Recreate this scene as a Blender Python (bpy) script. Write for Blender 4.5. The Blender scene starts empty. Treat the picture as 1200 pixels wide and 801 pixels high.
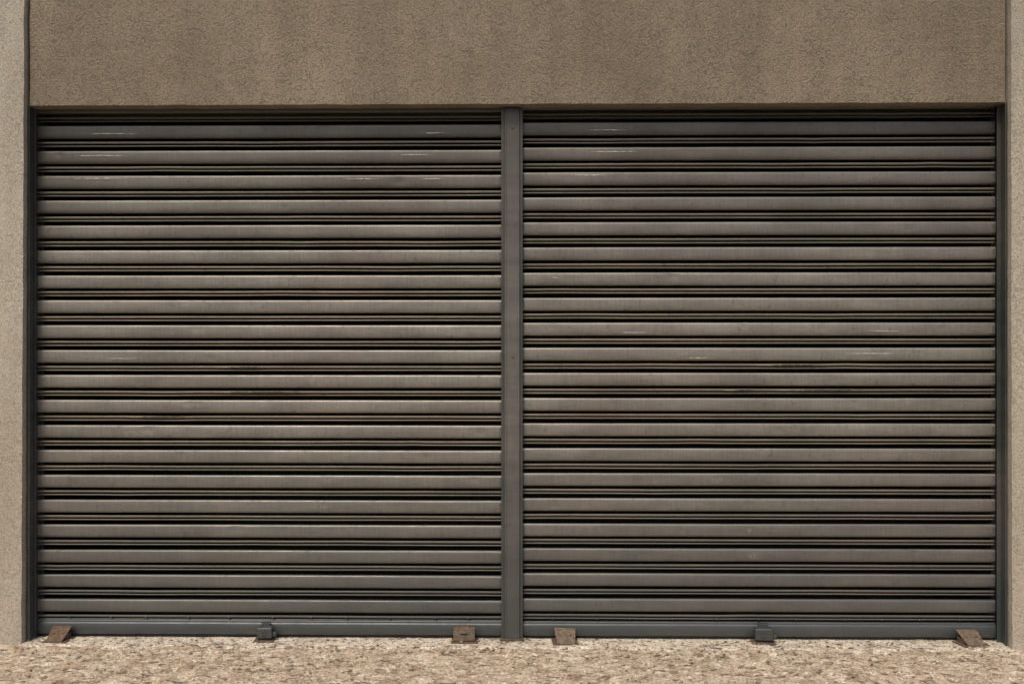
import bpy, bmesh, math, random
from mathutils import Vector, noise
random.seed(7)
S=bpy.context.scene
S.view_settings.view_transform='Standard'; S.view_settings.look='None'; S.view_settings.exposure=0

# ---------------- material helpers ----------------
def newmat(name):
    m=bpy.data.materials.new(name); m.use_nodes=True
    nt=m.node_tree; nt.nodes.clear()
    out=nt.nodes.new('ShaderNodeOutputMaterial'); b=nt.nodes.new('ShaderNodeBsdfPrincipled')
    nt.links.new(b.outputs[0],out.inputs[0])
    return m,nt,b
def N(nt,t,**k):
    n=nt.nodes.new(t)
    for a,v in k.items(): setattr(n,a,v)
    return n
def coords(nt,scale=(1,1,1),kind='Object'):
    tc=N(nt,'ShaderNodeTexCoord'); mp=N(nt,'ShaderNodeMapping'); mp.inputs['Scale'].default_value=scale
    nt.links.new(tc.outputs[kind],mp.inputs[0]); return mp.outputs[0]
def noi(nt,vec,scale,detail=4,rough=.55,dist=0):
    n=N(nt,'ShaderNodeTexNoise'); n.inputs['Scale'].default_value=scale; n.inputs['Detail'].default_value=detail
    n.inputs['Roughness'].default_value=rough; n.inputs['Distortion'].default_value=dist
    nt.links.new(vec,n.inputs['Vector']); return n.outputs['Fac']
def ramp(nt,f,stops):
    r=N(nt,'ShaderNodeValToRGB'); e=r.color_ramp.elements
    while len(e)<len(stops): e.new(.5)
    for i,(p,c) in enumerate(stops):
        e[i].position=p; e[i].color=(c,c,c,1) if not hasattr(c,'__len__') else (*c,1)
    nt.links.new(f,r.inputs[0]); return r.outputs[0]
def mix(nt,f,a,b,mode='MIX'):
    m=N(nt,'ShaderNodeMix',data_type='RGBA',blend_type=mode)
    if isinstance(f,(int,float)): m.inputs[0].default_value=f
    else: nt.links.new(f,m.inputs[0])
    for i,v in ((6,a),(7,b)):
        if isinstance(v,tuple): m.inputs[i].default_value=(*v,1)
        else: nt.links.new(v,m.inputs[i])
    return m.outputs[2]
def math_(nt,op,a,b=0.0,clamp=False):
    m=N(nt,'ShaderNodeMath',operation=op); m.use_clamp=clamp
    for i,v in ((0,a),(1,b)):
        if isinstance(v,(int,float)): m.inputs[i].default_value=v
        else: nt.links.new(v,m.inputs[i])
    return m.outputs[0]
def bump(nt,b,h,strength,dist,prev=None):
    n=N(nt,'ShaderNodeBump'); n.inputs['Strength'].default_value=strength; n.inputs['Distance'].default_value=dist
    nt.links.new(h,n.inputs['Height'])
    if prev is not None: nt.links.new(prev,n.inputs['Normal'])
    nt.links.new(n.outputs[0],b.inputs['Normal']); return n.outputs[0]

def stucco(name,c1,c2,c3,coarse=1.0):
    m,nt,b=newmat(name); v=coords(nt)
    n1=noi(nt,v,1.3,5,.65,.4); n2=noi(nt,v,26,5,.7,2.0); n3=noi(nt,v,120,2,.6)
    col=mix(nt,ramp(nt,n1,[(.33,0),(.68,1)]),c1,c2)
    col=mix(nt,ramp(nt,n2,[(.36,.75),(.50,0)]),col,c3)
    col=mix(nt,.85,col,ramp(nt,n3,[(.3,.6),(.7,1.3)]),'MULTIPLY')
    vs=coords(nt,(3.2,3.2,.25)); col=mix(nt,.6,col,ramp(nt,noi(nt,vs,1.6,5,.6),[(.35,.8),(.65,1.1)]),'MULTIPLY')
    nt.links.new(col,b.inputs['Base Color']); b.inputs['Roughness'].default_value=.93
    p=bump(nt,b,n3,.6,.004)
    p=bump(nt,b,n2,.8*coarse,.013,p)
    bump(nt,b,noi(nt,v,3,3),.25,.03,p)
    return m
M_head=stucco('stucco_header',(.26,.208,.145),(.345,.285,.207),(.17,.132,.088))
M_pil=stucco('stucco_pillar',(.45,.395,.31),(.54,.485,.395),(.34,.295,.23),.5)

def metal(name,c1,c2,grime=(.06,.058,.05),rough=.32,metallic=.4,tint=(.245,.20,.185)):
    m,nt,b=newmat(name); v=coords(nt)
    vf=coords(nt,(14,14,1.2))
    n1=noi(nt,coords(nt,(.8,1,2)),1.6,5,.6); n2=noi(nt,v,22,6,.7); n3=noi(nt,vf,6,4,.6)
    col=mix(nt,ramp(nt,n1,[(.33,0),(.68,1)]),c1,c2)
    big=noi(nt,v,.8,3,.5)
    col=mix(nt,ramp(nt,big,[(.45,0),(.66,.5)]),col,tint)
    col=mix(nt,ramp(nt,n2,[(.28,.45),(.42,0)]),col,grime)
    col=mix(nt,.4,col,ramp(nt,n3,[(.3,.72),(.7,1.2)]),'MULTIPLY')
    col=mix(nt,.8,col,ramp(nt,noi(nt,coords(nt,(1.3,1,7)),2.0,5,.65),[(.32,.78),(.66,1.15)]),'MULTIPLY')
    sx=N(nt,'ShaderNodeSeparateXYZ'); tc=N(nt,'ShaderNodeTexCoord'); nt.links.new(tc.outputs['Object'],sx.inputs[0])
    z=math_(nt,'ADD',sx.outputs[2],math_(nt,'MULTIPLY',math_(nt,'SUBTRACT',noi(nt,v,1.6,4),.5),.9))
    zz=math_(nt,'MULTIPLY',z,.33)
    col=mix(nt,ramp(nt,zz,[(.0,.8),(.42,0)]),col,(.078,.09,.093))  # bluish splash grime low down; its darkening also stands in for lens vignette
    col=mix(nt,ramp(nt,zz,[(.68,0),(1.0,.75)]),col,(.068,.067,.055))  # upper part darkened in the paint colour, standing in for lens vignette
    ch=noi(nt,coords(nt,(1,1,2.2)),70,3,.7)
    col=mix(nt,ramp(nt,ch,[(.70,0),(.73,.6)]),col,(.38,.35,.30))
    nt.links.new(col,b.inputs['Base Color']); b.inputs['Metallic'].default_value=metallic
    nt.links.new(ramp(nt,n2,[(.3,rough+.2),(.7,rough)]),b.inputs['Roughness'])
    p=bump(nt,b,n2,.15,.0015)
    bump(nt,b,noi(nt,coords(nt,(60,60,1)),1.5,2),.12,.003,p)
    return m
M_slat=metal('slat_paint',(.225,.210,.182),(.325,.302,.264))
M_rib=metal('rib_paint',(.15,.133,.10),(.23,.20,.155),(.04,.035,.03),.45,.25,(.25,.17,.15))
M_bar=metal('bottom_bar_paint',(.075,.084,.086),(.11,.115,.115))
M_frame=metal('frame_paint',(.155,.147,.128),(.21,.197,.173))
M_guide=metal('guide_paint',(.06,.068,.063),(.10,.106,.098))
M_lockgrey=metal('lock_metal',(.14,.155,.165),(.22,.235,.245),rough=.4,metallic=.6)

def simple(name,c,rough=.8,metallic=0,c2=None,sc=20):
    m,nt,b=newmat(name); v=coords(nt); c2=c2 or tuple(x*.6 for x in c)
    n=noi(nt,v,sc,5,.65)
    nt.links.new(mix(nt,ramp(nt,n,[(.35,0),(.65,1)]),c,c2),b.inputs['Base Color'])
    b.inputs['Roughness'].default_value=rough; b.inputs['Metallic'].default_value=metallic
    bump(nt,b,n,.5,.003); return m
M_dark=simple('interior_dark',(.008,.009,.008),.95)
M_rust=simple('rusty_steel',(.20,.13,.085),.75,.2,(.09,.06,.045),45)
M_rust2=simple('dusty_steel',(.24,.185,.135),.8,.2,(.12,.085,.06),45)
M_keyhole=simple('keyhole_black',(.02,.02,.02),.6)
M_seal=simple('rubber_seal',(.02,.02,.018),.8)
M_asph=simple('asphalt',(.055,.054,.052),.95,0,(.04,.04,.04),60)
M_kerb=simple('kerb_concrete',(.36,.34,.30),.9,0,(.26,.24,.21),12)
def sandy(name,hi,lo,dark,thr=(.42,.60),ds=24):
    m,nt,b=newmat(name); v=coords(nt); ve=coords(nt,(.6,1,1))
    c=mix(nt,ramp(nt,noi(nt,v,7,6,.7,.6),[(thr[0],0),(thr[1],1)]),lo,hi)
    c=mix(nt,ramp(nt,noi(nt,ve,ds,5,.75,1.2),[(.40,1),(.47,0)]),c,dark)
    c=mix(nt,ramp(nt,noi(nt,ve,ds*.9,4,.7,.8),[(.55,0),(.60,.9)]),c,(.80,.71,.58))
    c=mix(nt,.8,c,ramp(nt,noi(nt,v,80,3,.65),[(.35,.4),(.62,1.25)]),'MULTIPLY')
    nt.links.new(c,b.inputs['Base Color']); b.inputs['Roughness'].default_value=.95; bump(nt,b,noi(nt,v,40,5,.7),.9,.012)
    return m
M_grout=sandy('sand_bed',(.64,.53,.40),(.46,.355,.25),(.15,.10,.065),(.40,.58),19)
M_thr=sandy('threshold_concrete',(.76,.68,.56),(.48,.39,.30),(.12,.09,.07),(.30,.52),20)
M_st,nt,b=newmat('mosaic_stone'); v=coords(nt)
at=N(nt,'ShaderNodeVertexColor'); at.layer_name='stone'
c=mix(nt,1.0,at.outputs[0],ramp(nt,noi(nt,v,40,5,.75,1.0),[(.37,.28),(.47,1.0),(.62,1.3)]),'MULTIPLY')
c=mix(nt,ramp(nt,noi(nt,v,9,5,.7,.8),[(.5,0),(.66,.6)]),c,(.27,.20,.135))
c=mix(nt,ramp(nt,noi(nt,coords(nt,(.6,1,1)),20,5,.75,.8),[(.52,0),(.58,.9)]),c,(.74,.64,.50))
nt.links.new(c,b.inputs['Base Color']); b.inputs['Roughness'].default_value=.9
bump(nt,b,noi(nt,v,60,5,.75),1,.018)

# ---------------- mesh helpers ----------------
def obj_from_bm(bm,name,mat,parent=None,smooth=False):
    me=bpy.data.meshes.new(name); bm.to_mesh(me); bm.free()
    for m in (mat if isinstance(mat,list) else [mat]): me.materials.append(m)
    if smooth:
        for p in me.polygons: p.use_smooth=True
    o=bpy.data.objects.new(name,me); S.collection.objects.link(o)
    if parent: o.parent=parent
    return o
def box(name,x0,x1,y0,y1,z0,z1,mat,parent=None,bev=0.0,seg=2):
    bm=bmesh.new(); bmesh.ops.create_cube(bm,size=1)
    for vv in bm.verts:
        vv.co=Vector(((x0+x1)/2+vv.co.x*(x1-x0),(y0+y1)/2+vv.co.y*(y1-y0),(z0+z1)/2+vv.co.z*(z1-z0)))
    if bev: bmesh.ops.bevel(bm,geom=bm.edges[:],offset=bev,segments=seg,affect='EDGES',profile=.6)
    return obj_from_bm(bm,name,mat,parent)
def empty(name,loc=(0,0,0)):
    e=bpy.data.objects.new(name,None); e.location=loc; e.empty_display_size=.3; S.collection.objects.link(e); return e

# ---------------- building ----------------
B=empty('storefront_building')
def wallgrid(name,x0,x1,z0,z1,yf,yb,mat,lean0=0,lean1=0,amp=.003,step=.04):
    bm=bmesh.new(); nx=max(2,int((x1-x0)/step)); nz=max(2,int((z1-z0)/step)); g=[]
    for i in range(nx+1):
        r=[]
        for j in range(nz+1):
            z=z0+(z1-z0)*j/nz; a=x0+lean0*(1-z/3.1); c_=x1+lean1*(1-z/3.1)
            x=a+(c_-a)*i/nx
            ex=0
            if i in(0,nx): ex=noise.noise(Vector((x*3,7,z*9)))*.003+noise.noise(Vector((x*3,2,z*40)))*.0015
            ez=0
            if j==0: ez=noise.noise(Vector((x*6,3,z)))*.003+noise.noise(Vector((x*30,3,z)))*.0015
            y=yf+noise.noise(Vector((x*2.2,yf,z*2.2)))*amp+noise.noise(Vector((x*9,yf,z*9)))*amp*.4
            if i in(0,nx) or j==0: y+=.002
            r.append(bm.verts.new((x+ex,y,z+ez)))
        g.append(r)
    for i in range(nx):
        for j in range(nz): bm.faces.new((g[i][j],g[i+1][j],g[i+1][j+1],g[i][j+1]))
    loop=[g[i][0] for i in range(nx+1)]+[g[nx][j] for j in range(1,nz+1)]+[g[i][nz] for i in range(nx-1,-1,-1)]+[g[0][j] for j in range(nz-1,0,-1)]
    lf=[bm.verts.new(q.co) for q in loop]
    back=[bm.verts.new((q.co.x,yb,q.co.z)) for q in loop]
    for k in range(len(loop)):
        k2=(k+1)%len(loop); bm.faces.new((lf[k2],lf[k],back[k],back[k2]))
    o=obj_from_bm(bm,name,mat,B,True)
    o.data.polygons.foreach_set('use_smooth',[i<nx*nz for i in range(len(o.data.polygons))])
    return o
wallgrid('lintel_wall',-2.786,2.812,3.10,5.6,-.125,.30,M_head)
wallgrid('pillar_left',-7.0,-2.802,-.05,5.6,-.165,.298,M_pil,lean1=-.014)
wallgrid('pillar_right',2.829,7.0,-.05,5.6,-.165,.298,M_pil,lean0=.004)
box('joint_backing',-2.9,2.9,.05,.29,3.14,5.5,M_dark,B)
box('jamb_blackout',-2.84,-2.800,.052,.312,-.02,3.135,M_dark,B)  # added dark box, hides the lit pillar side seen through slat gaps
box('jamb_blackout_2',2.812,2.86,.052,.312,-.02,3.135,M_dark,B)  # same added blackout box on the right jamb
box('interior_back',-6.9,6.9,1.2,1.3,-.05,5.5,M_dark,B)
box('interior_floor',-6.9,6.9,.10,1.19,-.06,-.03,M_dark,B)
box('interior_side',-2.99,-2.9,.30,1.19,-.02,5.5,M_dark,B)
box('interior_side_2',2.9,2.99,.30,1.19,-.02,5.5,M_dark,B)
box('roof_slab',-7.1,7.1,-.22,6,5.6,5.8,M_kerb,B)
box('rear_wall',-7,7,1.31,6,-.05,5.597,M_pil,B)

# ---------------- shutters ----------------
PITCH=.14645
WIDE=[(.0375,-.006),(.0388,.006),(.0380,.0135),(.0355,.0180),(.031,.0198),(.020,.0205),(.006,.0210),(-.010,.0208),(-.023,.0195),(-.031,.017),(-.0355,.012),(-.0372,.004),(-.0367,-.006)]
def RIB(h,f=.006): return [(h,-.003),(h+.0003,f-.002),(h-.0018,f),(0,f+.001),(-h+.0018,f),(-h-.0003,f-.003),(-h,-.004)]
def strip(bm,prof,x0,x1,zc,step,mi,seed,dents=(),amp=.0014,bend=()):
    nx=int((x1-x0)/step); cols=[]
    for i in range(nx+1):
        x=x0+(x1-x0)*i/nx
        dz=noise.noise(Vector((x*.9,seed*3.1,0)))*amp+noise.noise(Vector((x*7,seed*1.7,4)))*amp*.35
        dy=noise.noise(Vector((x*1.3,seed*2.3,9)))*amp*2.4+noise.noise(Vector((x*9,seed*1.1,2)))*amp*.4
        for (bx,bw,bz) in bend: dz+=bz*math.exp(-((x-bx)/bw)**2)
        c=[]
        for (h,f) in prof:
            d=0
            for (dx,dh,r,dep) in dents: d+=dep*math.exp(-(((x-dx)/r)**2+((h-dh)/(r*.6))**2))
            c.append(bm.verts.new((x,-(f)+dy+d,zc+h+dz)))
        cols.append(c)
    for i in range(nx):
        for k in range(len(prof)-1):
            f_=bm.faces.new((cols[i][k],cols[i][k+1],cols[i+1][k+1],cols[i+1][k])); f_.material_index=mi; f_.smooth=True
def shutter(x0,x1,ztop,pitch,seed):
    P=empty('rolling_shutter'); rnd=random.Random(seed)
    bm=bmesh.new(); br=bmesh.new()
    for k in range(-1,20):
        zc=ztop-pitch*k
        dn=[]
        for _ in range(rnd.choice([1,2,3,4] if k>7 else [0,1,1])):
            dn.append((rnd.uniform(x0+.1,x1-.1),rnd.uniform(-.03,.03),rnd.uniform(.012,.04),rnd.uniform(.002,.006)))
        jig=rnd.uniform(-.0012,.0012)
        strip(bm,WIDE,x0+rnd.uniform(0,.004),x1-rnd.uniform(0,.004),zc+jig,.0125,0,seed*50+k,dn,.0011)
        bd=[(rnd.uniform(x0,x1),rnd.uniform(.05,.2),rnd.uniform(-.002,.002)) for _ in range(2)]
        strip(br,RIB(.0064,.006),x0,x1,zc-.0610,.03,0,seed*50+k+.4,(),.0011,bd)
        strip(br,RIB(.0042,.002),x0,x1,zc-.0800,.03,0,seed*50+k+.7,(),.0011,bd)
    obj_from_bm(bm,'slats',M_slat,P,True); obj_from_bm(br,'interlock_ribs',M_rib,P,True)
    bb=bmesh.new()
    bar=[(.050,-.01),(.051,.008),(.048,.0135),(.041,.0135),(.036,.0125),(.034,.019),(.030,.021),(-.026,.022),(-.031,.019),(-.033,-.01)]
    strip(bb,bar,x0,x1,.053,.02,0,seed+.2,[(rnd.uniform(x0,x1),0,.04,.004) for _ in range(4)],.001)
    obj_from_bm(bb,'bottom_bar',M_bar,P,True)
    box('bottom_seal',x0+.005,x1-.005,-.012,.006,.009,.0195,M_seal,P)
    bo=bmesh.new()
    for i in range(11):
        x=x0+.18+(x1-x0-.36)*i/10+rnd.uniform(-.03,.03)
        r=bmesh.ops.create_uvsphere(bo,u_segments=10,v_segments=6,radius=.0085)
        for q in r['verts']: q.co=Vector((x+q.co.x,-.014+q.co.y*.6,.128+q.co.z*.8-.006))
    obj_from_bm(bo,'rail_bolts',M_lockgrey,P,True)
    ec=bmesh.new()
    for k in range(0,20):
        for xe,s in ((x0,1),(x1,-1)):
            r=bmesh.ops.create_cube(ec,size=1); zc=ztop-pitch*k
            for q in r['verts']: q.co=Vector((xe+s*.012+q.co.x*.018,-.0195+q.co.y*.006,zc+q.co.z*.052+rnd.uniform(-.001,.001)))
    bmesh.ops.bevel(ec,geom=ec.edges[:],offset=.0015,segments=1,affect='EDGES')
    obj_from_bm(ec,'end_clips',M_frame,P)
    return P
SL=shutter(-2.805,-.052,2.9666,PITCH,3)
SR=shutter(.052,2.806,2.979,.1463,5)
for P,s,xo in ((SL,-1,2.800),(SR,1,2.826)):
    a=lambda p,q:(min(s*p,s*q),max(s*p,s*q))
    w_=.014 if s<0 else .026
    x0,x1=a(xo-w_,xo-.003); box('guide_front_flange',x0,x1,-.050,-.044,.004,3.098,M_guide,P,.0015)
    x0,x1=a(xo-.003,xo+.0005); box('guide_web',x0,x1,-.12,.05,.004,3.098,M_guide,P)
    x0,x1=a(xo-.024,xo-.006); box('guide_rear_flange',x0,x1,.03,.036,.004,3.098,M_guide,P)
    x0,x1=a(xo-.010,xo-.003); box('guide_lip',x0,x1,-.118,-.113,.004,3.098,M_guide,P,.0015)

Pst=empty('shutter_post')
box('post_web',-.043,.045,-.055,.04,.004,3.095,M_frame,Pst,.003)
box('flange_left',-.062,-.0435,-.050,-.042,.004,3.093,M_guide,Pst,.002)
box('flange_right',.0455,.063,-.050,-.042,.004,3.093,M_guide,Pst,.002)
box('fold_left',-.0425,-.034,-.061,-.0555,.006,3.09,M_frame,Pst,.002)
box('fold_right',.036,.0445,-.061,-.0555,.006,3.09,M_frame,Pst,.002)
box('base_foot',-.07,.072,-.075,.03,.0075,.014,M_rust,Pst,.002)
for z in (.25,1.65,2.98):
    bm=bmesh.new(); bmesh.ops.create_cone(bm,cap_ends=True,segments=12,radius1=.007,radius2=.006,depth=.005)
    o=obj_from_bm(bm,'rivet',M_rust,Pst); o.rotation_euler=(math.pi/2,0,0); o.location=(.004,-.0575,z)

# ---------------- scuffs ----------------
def scuffmat(name,c,sx,sz,th,soft=.06,mx=.9):
    m,nt,b=newmat(name)
    b.inputs['Base Color'].default_value=(*c,1); b.inputs['Roughness'].default_value=.7
    tc=N(nt,'ShaderNodeTexCoord'); sp=N(nt,'ShaderNodeSeparateXYZ'); nt.links.new(tc.outputs['Generated'],sp.inputs[0])
    def fall(o): return math_(nt,'MULTIPLY',math_(nt,'MULTIPLY',o,math_(nt,'SUBTRACT',1.0,o)),4.0)
    f=math_(nt,'MULTIPLY',math_(nt,'POWER',fall(sp.outputs[0]),.35),math_(nt,'POWER',fall(sp.outputs[2]),.5))
    n=noi(nt,coords(nt,(sx,1,sz)),1.0,5,.75)
    a=math_(nt,'MULTIPLY',f,n)
    nt.links.new(ramp(nt,a,[(th,0),(th+soft,mx)]),b.inputs['Alpha']); return m
M_sc=scuffmat('scuff_pale',(.68,.65,.58),28,320,.40,.12)
M_sv=scuffmat('scuff_drip',(.44,.42,.38),240,40,.43,.2,.55)
M_pk=scuffmat('peeled_dark',(.015,.015,.012),40,300,.40,.03)
M_yl=scuffmat('faded_primer',(.36,.31,.21),20,300,.34,.10,.8)
def patch(P,name,x,z,w,h,mat,y=-.0245):
    bm=bmesh.new(); n=6
    vs=[[bm.verts.new((x-w/2+w*i/n,y-.0001*j,z-h/2+h*j)) for j in (0,1)] for i in range(n+1)]
    for i in range(n): bm.faces.new((vs[i][0],vs[i+1][0],vs[i+1][1],vs[i][1]))
    obj_from_bm(bm,name,mat,P)
def row(P,k): return (2.9666-PITCH*k) if P is SL else (2.979-.1463*k)
for (P,k,x,w,dz) in [(SL,0,-2.35,.46,-.01),(SL,1,-2.42,.44,.008),(SL,1,-.58,.32,.008),(SL,0,-.46,.22,-.012),(SL,2,-2.43,.42,.02),(SL,2,-.88,.3,.014),(SL,2,-.47,.22,.014),
    (SR,0,.55,.36,-.010),(SR,1,.58,.40,.010),(SR,2,.45,.3,.02),(SR,8,.71,.22,-.018),(SR,8,2.16,.26,-.010),(SR,9,2.08,.46,.006),(SR,9,1.08,.2,-.02),(SL,9,-2.3,.3,-.01),
    (SR,6,.25,.07,.01)]:
    patch(P,'scuff',x,row(P,k)+dz,w,.010,M_sc)
for (P,k,x,w,h) in [(SL,12,-1.17,.05,.06),(SL,12,-1.1,.04,.06),(SL,8,-1.5,.05,.06),(SL,16,-.94,.05,.06),(SR,17,1.4,.12,.065),(SR,16,1.38,.05,.06),(SR,6,.26,.07,.03),(SR,10,.95,.06,.06),
    (SL,15,-1.1,.09,.05),(SL,11,-.5,.07,.06),(SR,12,2.2,.08,.06),(SR,14,1.2,.14,.06),(SR,9,1.0,.1,.06)]:
    patch(P,'drip_mark',x,row(P,k),w,h,M_sv)
for (P,k,x,w) in [(SL,10,-1.5,.75),(SL,9,-1.6,.4),(SR,9,1.6,.5),(SR,10,1.8,.7),(SR,10,1.3,.2),(SL,11,-2.1,.5)]:
    patch(P,'faded_strip',x,row(P,k)-.0610,w,.011,M_yl,-.0105)
    patch(P,'peeling',x+.05,row(P,k)-.0610,w*.8,.010,M_pk,-.0125)

# ---------------- floor locks ----------------
def wedge_latch(x,tilt,turn,mat,w=.12):
    E=empty('shutter_floor_latch',(x,-.045,.008)); E.rotation_euler=(0,0,math.radians(turn))
    bm=bmesh.new(); t=.007
    prof=[(-.095,.004),(-.085,.010),(-.012,.058),(.008,.066),(.012,.064)]
    ws=[w*.80,w*.84,w*.98,w,w]
    top=[];bot=[]
    for (y,z),ww in zip(prof,ws):
        top.append([bm.verts.new((sx*ww/2,y,z)) for sx in (-1,1)]); bot.append([bm.verts.new((sx*ww/2,y+.002,z-t)) for sx in (-1,1)])
    for i in range(len(prof)-1):
        bm.faces.new((top[i][0],top[i][1],top[i+1][1],top[i+1][0])); bm.faces.new((bot[i][1],bot[i][0],bot[i+1][0],bot[i+1][1]))
        for s in (0,1): bm.faces.new((top[i][s],top[i+1][s],bot[i+1][s],bot[i][s]))
    bm.faces.new((top[0][0],top[0][1],bot[0][1],bot[0][0])); bm.faces.new((top[-1][0],top[-1][1],bot[-1][1],bot[-1][0]))
    bmesh.ops.recalc_face_normals(bm,faces=bm.faces[:]); bmesh.ops.bevel(bm,geom=bm.edges[:],offset=.0015,segments=1,affect='EDGES')
    o=obj_from_bm(bm,'sloping_plate',mat,E); o.rotation_euler=(0,math.radians(tilt),0)
    box('floor_plate',-w*.6,w*.6,-.10,.02,-.004,.001,M_rust,E,.001)
    for s in (-1,1): box('cheek',s*w*.36-.004,s*w*.36+.004,-.06,.008,.001,.030,M_rust,E,.001)
    for s in (-1,1):
        bm=bmesh.new(); bmesh.ops.create_cone(bm,cap_ends=True,segments=6,radius1=.008,radius2=.007,depth=.007)
        o=obj_from_bm(bm,'bolt',M_rust,E); o.location=(s*w*.22,-.045,.038); o.rotation_euler=(math.radians(33),0,0)
def lock_box(x,turn,mat,w=.095,h=.07):
    E=empty('shutter_lock',(x,-.05,.008)); E.rotation_euler=(0,0,math.radians(turn))
    box('body',-w/2,w/2,-.05,.012,.012,.012+h,mat,E,.008,3)
    box('hasp_tab',-w*.3,w*.3,-.004,.024,.012+h*.8,.03+h,mat,E,.003)
    box('base_plate',-w*.72,w*.62,-.07,.02,-.004,.002,M_rust,E,.001)
    box('foot',-w*.42,w*.42,-.042,.01,.002,.0125,M_seal,E,.001)
    box('side_lug',w/2-.002,w/2+.022,-.035,-.01,.02,.045,mat,E,.004)
    bm=bmesh.new(); bmesh.ops.create_cone(bm,cap_ends=True,segments=20,radius1=.015,radius2=.014,depth=.008)
    o=obj_from_bm(bm,'cylinder_face',M_lockgrey,E); o.rotation_euler=(math.pi/2,0,0); o.location=(-.004,-.053,.012+h*.5)
    box('keyway',-.0055,-.0025,-.0585,-.0565,.004+h*.5,.020+h*.5,M_keyhole,E)
wedge_latch(-2.63,-3,-6,M_rust)
lock_box(-1.435,4,M_lockgrey,.085,.062)
E=empty('shutter_floor_latch',(-.275,-.05,.008))
box('front_plate',-.062,.062,-.052,-.045,.006,.082,M_rust2,E,.002)
box('body',-.055,.05,-.0445,.015,.004,.072,M_rust,E,.003)
box('floor_plate',-.075,.08,-.075,.02,-.004,.002,M_rust,E,.001)
box('tongue',-.02,.03,-.04,.02,.0725,.081,M_rust,E,.002)
box('latch_slot',-.02,.02,-.0535,-.0525,.040,.049,M_keyhole,E)
wedge_latch(.305,3,4,M_rust2,.125)
lock_box(1.455,-5,M_guide,.10,.068)
wedge_latch(2.625,4,14,M_rust2,.135)

# ---------------- ground ----------------
def uneven(name,x0,x1,y0,y1,z,amp,mat,parent=None,step=.02,jag=0.0,drop=.05,fx=9,fy=9,sy_=None):
    bm=bmesh.new(); nx=int((x1-x0)/step); ny=max(2,int((y1-y0)/(sy_ or step))); g=[]
    for i in range(nx+1):
        r=[]
        for j in range(ny+1):
            x=x0+(x1-x0)*i/nx; t=j/ny
            yy0=y0+jag*(noise.noise(Vector((x*3,1,5)))+.6*noise.noise(Vector((x*14,1,5))))
            y=yy0+(y1-yy0)*t
            zz=z+amp*noise.fractal(Vector((x*fx,y*fy,z)),.8,2.1,4) if j>0 else z-drop
            r.append(bm.verts.new((x,y,zz)))
        g.append(r)
    for i in range(nx):
        for j in range(ny): bm.faces.new((g[i][j],g[i+1][j],g[i+1][j+1],g[i][j+1]))
    return obj_from_bm(bm,name,mat,parent,True)
uneven('threshold',-2.83,2.83,-.21,.095,.003,.003,M_thr,None,.02,.06,.03)
bm=bmesh.new(); bmesh.ops.create_grid(bm,x_segments=4,y_segments=4,size=400)
for q in bm.verts: q.co.z=-.13
obj_from_bm(bm,'road',M_asph)
PV=empty('pavement')
uneven('sand_bed',-12,12,-3.2,-1.4,-.006,.004,M_grout,PV,.05,0,.0)
uneven('sand_bed_wall_side',-4,4,-1.4,.2,-.003,.012,M_grout,PV,.0125,0,.0,9,15)
for s in (-1,1):
    uneven('sand_bed_side',min(s*4,s*12),max(s*4,s*12),-1.4,.2,-.005,.004,M_grout,PV,.05,0,.0)
box('sub_base',-12,12,-3.2,.19,-.2,-.04,M_kerb,PV)
box('kerb',-12,12,-3.36,-3.201,-.2,.004,M_kerb,PV,.012)
bm=bmesh.new(); lay=bm.loops.layers.float_color.new('stone'); rnd=random.Random(11)
sx,sy=.062,.040; x0,x1,y0,y1=-5.0,5.0,-3.19,-.22
nx=int((x1-x0)/sx); ny=int((y1-y0)/sy)
def corner(i,j):
    h=random.Random(i*7919+j*104729)
    jy=.5 if 0<j<ny else .3
    return (x0+i*sx+h.uniform(-.46,.46)*sx+noise.noise(Vector((i*.3,j*.3,1)))*.03, y0+j*(y1-y0)/ny+h.uniform(-jy,jy)*sy+noise.noise(Vector((i*.15,j*.2,6)))*.03)
pal=[(.66,.56,.43),(.74,.64,.50),(.60,.50,.38),(.54,.43,.32),(.46,.355,.255),(.72,.62,.49),(.64,.55,.43),(.34,.25,.175)]
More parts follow.
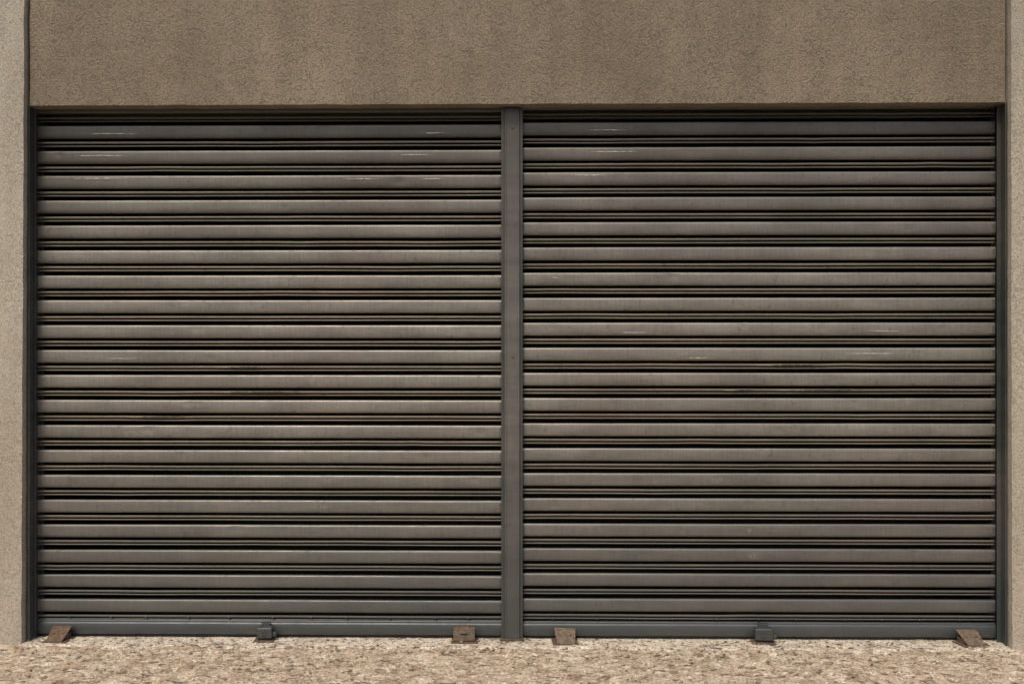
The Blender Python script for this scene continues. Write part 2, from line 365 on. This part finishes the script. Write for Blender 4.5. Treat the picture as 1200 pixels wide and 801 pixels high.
for i in range(nx):
    for j in range(ny):
        cs=[corner(i,j),corner(i+1,j),corner(i+1,j+1),corner(i,j+1)]
        cx=sum(c[0] for c in cs)/4; cy=sum(c[1] for c in cs)/4
        lost=noise.noise(Vector((cx*1.6,cy*4,3)))
        if rnd.random()<.5+lost*.8: continue
        col=rnd.choice(pal); k=rnd.uniform(.85,1.12); col=tuple(a*k for a in col)
        zz=rnd.uniform(-.004,.004); ti=rnd.uniform(-.12,.12); tj=rnd.uniform(-.18,.18)
        g=rnd.uniform(.65,1.0)
        def ring(s,dz,base=False):
            o=[]
            for a in range(4):
                p=cs[a]; q=cs[(a+1)%4]
                for t in (0.0,.5):
                    px=p[0]+(q[0]-p[0])*t; py=p[1]+(q[1]-p[1])*t
                    kk=s*(.92 if t==0 else 1.0)*rnd.uniform(.85,1.1)
                    x=cx+(px-cx)*kk; y=cy+(py-cy)*kk
                    z=-.03 if base else zz+dz+(x-cx)*ti+(y-cy)*tj+rnd.uniform(-.003,.003)
                    o.append(bm.verts.new((x,y,z)))
            return o
        r0=ring(g,0,True); r1=ring(g*.96,-.003); r2=ring(g*.6,.001)
        fs=[]
        for a in range(8):
            b2=(a+1)%8
            fs.append(bm.faces.new((r0[a],r0[b2],r1[b2],r1[a]))); fs.append(bm.faces.new((r1[a],r1[b2],r2[b2],r2[a])))
        fs.append(bm.faces.new(r2))
        for f in fs:
            for l in f.loops: l[lay]=(*col,1)
obj_from_bm(bm,'mosaic_stones',M_st,PV)
bm=bmesh.new()
for _ in range(1200):
    x=rnd.uniform(-2.8,2.8); y=-.03-abs(rnd.gauss(0,.3)); s=rnd.uniform(.002,.009)
    r=bmesh.ops.create_icosphere(bm,subdivisions=1,radius=s)
    for q in r['verts']: q.co=Vector((x+q.co.x*rnd.uniform(.8,1.8),y+q.co.y,.005+abs(s*.4)+q.co.z*.5))
obj_from_bm(bm,'street_grit',M_grout)

# ---------------- light ----------------
w=bpy.data.worlds.new('World'); S.world=w; w.use_nodes=True; nt=w.node_tree
bg=nt.nodes['Background']; sky=nt.nodes.new('ShaderNodeTexSky'); sky.sky_type='NISHITA'; sky.sun_disc=False
EL,AZ=56,200
sky.sun_elevation=math.radians(EL); sky.sun_rotation=math.radians(AZ); sky.dust_density=5; sky.air_density=1
nt.links.new(sky.outputs[0],bg.inputs[0]); bg.inputs[1].default_value=.11
sd=bpy.data.lights.new('sun','SUN'); sd.energy=1.75; sd.angle=math.radians(12); sd.color=(1,.90,.75)
so=bpy.data.objects.new('sun',sd); S.collection.objects.link(so)
d=Vector((math.sin(math.radians(AZ))*math.cos(math.radians(EL)),math.cos(math.radians(AZ))*math.cos(math.radians(EL)),math.sin(math.radians(EL))))
so.rotation_euler=d.to_track_quat('Z','Y').to_euler(); so.location=d*10

# ---------------- camera ----------------
cd=bpy.data.cameras.new('camera'); cd.lens=36; cd.sensor_width=36; cd.clip_end=1500
co=bpy.data.objects.new('camera',cd); S.collection.objects.link(co)
co.location=(.089,-6,1.735); co.rotation_euler=(math.radians(90),0,math.radians(.85)); S.camera=co
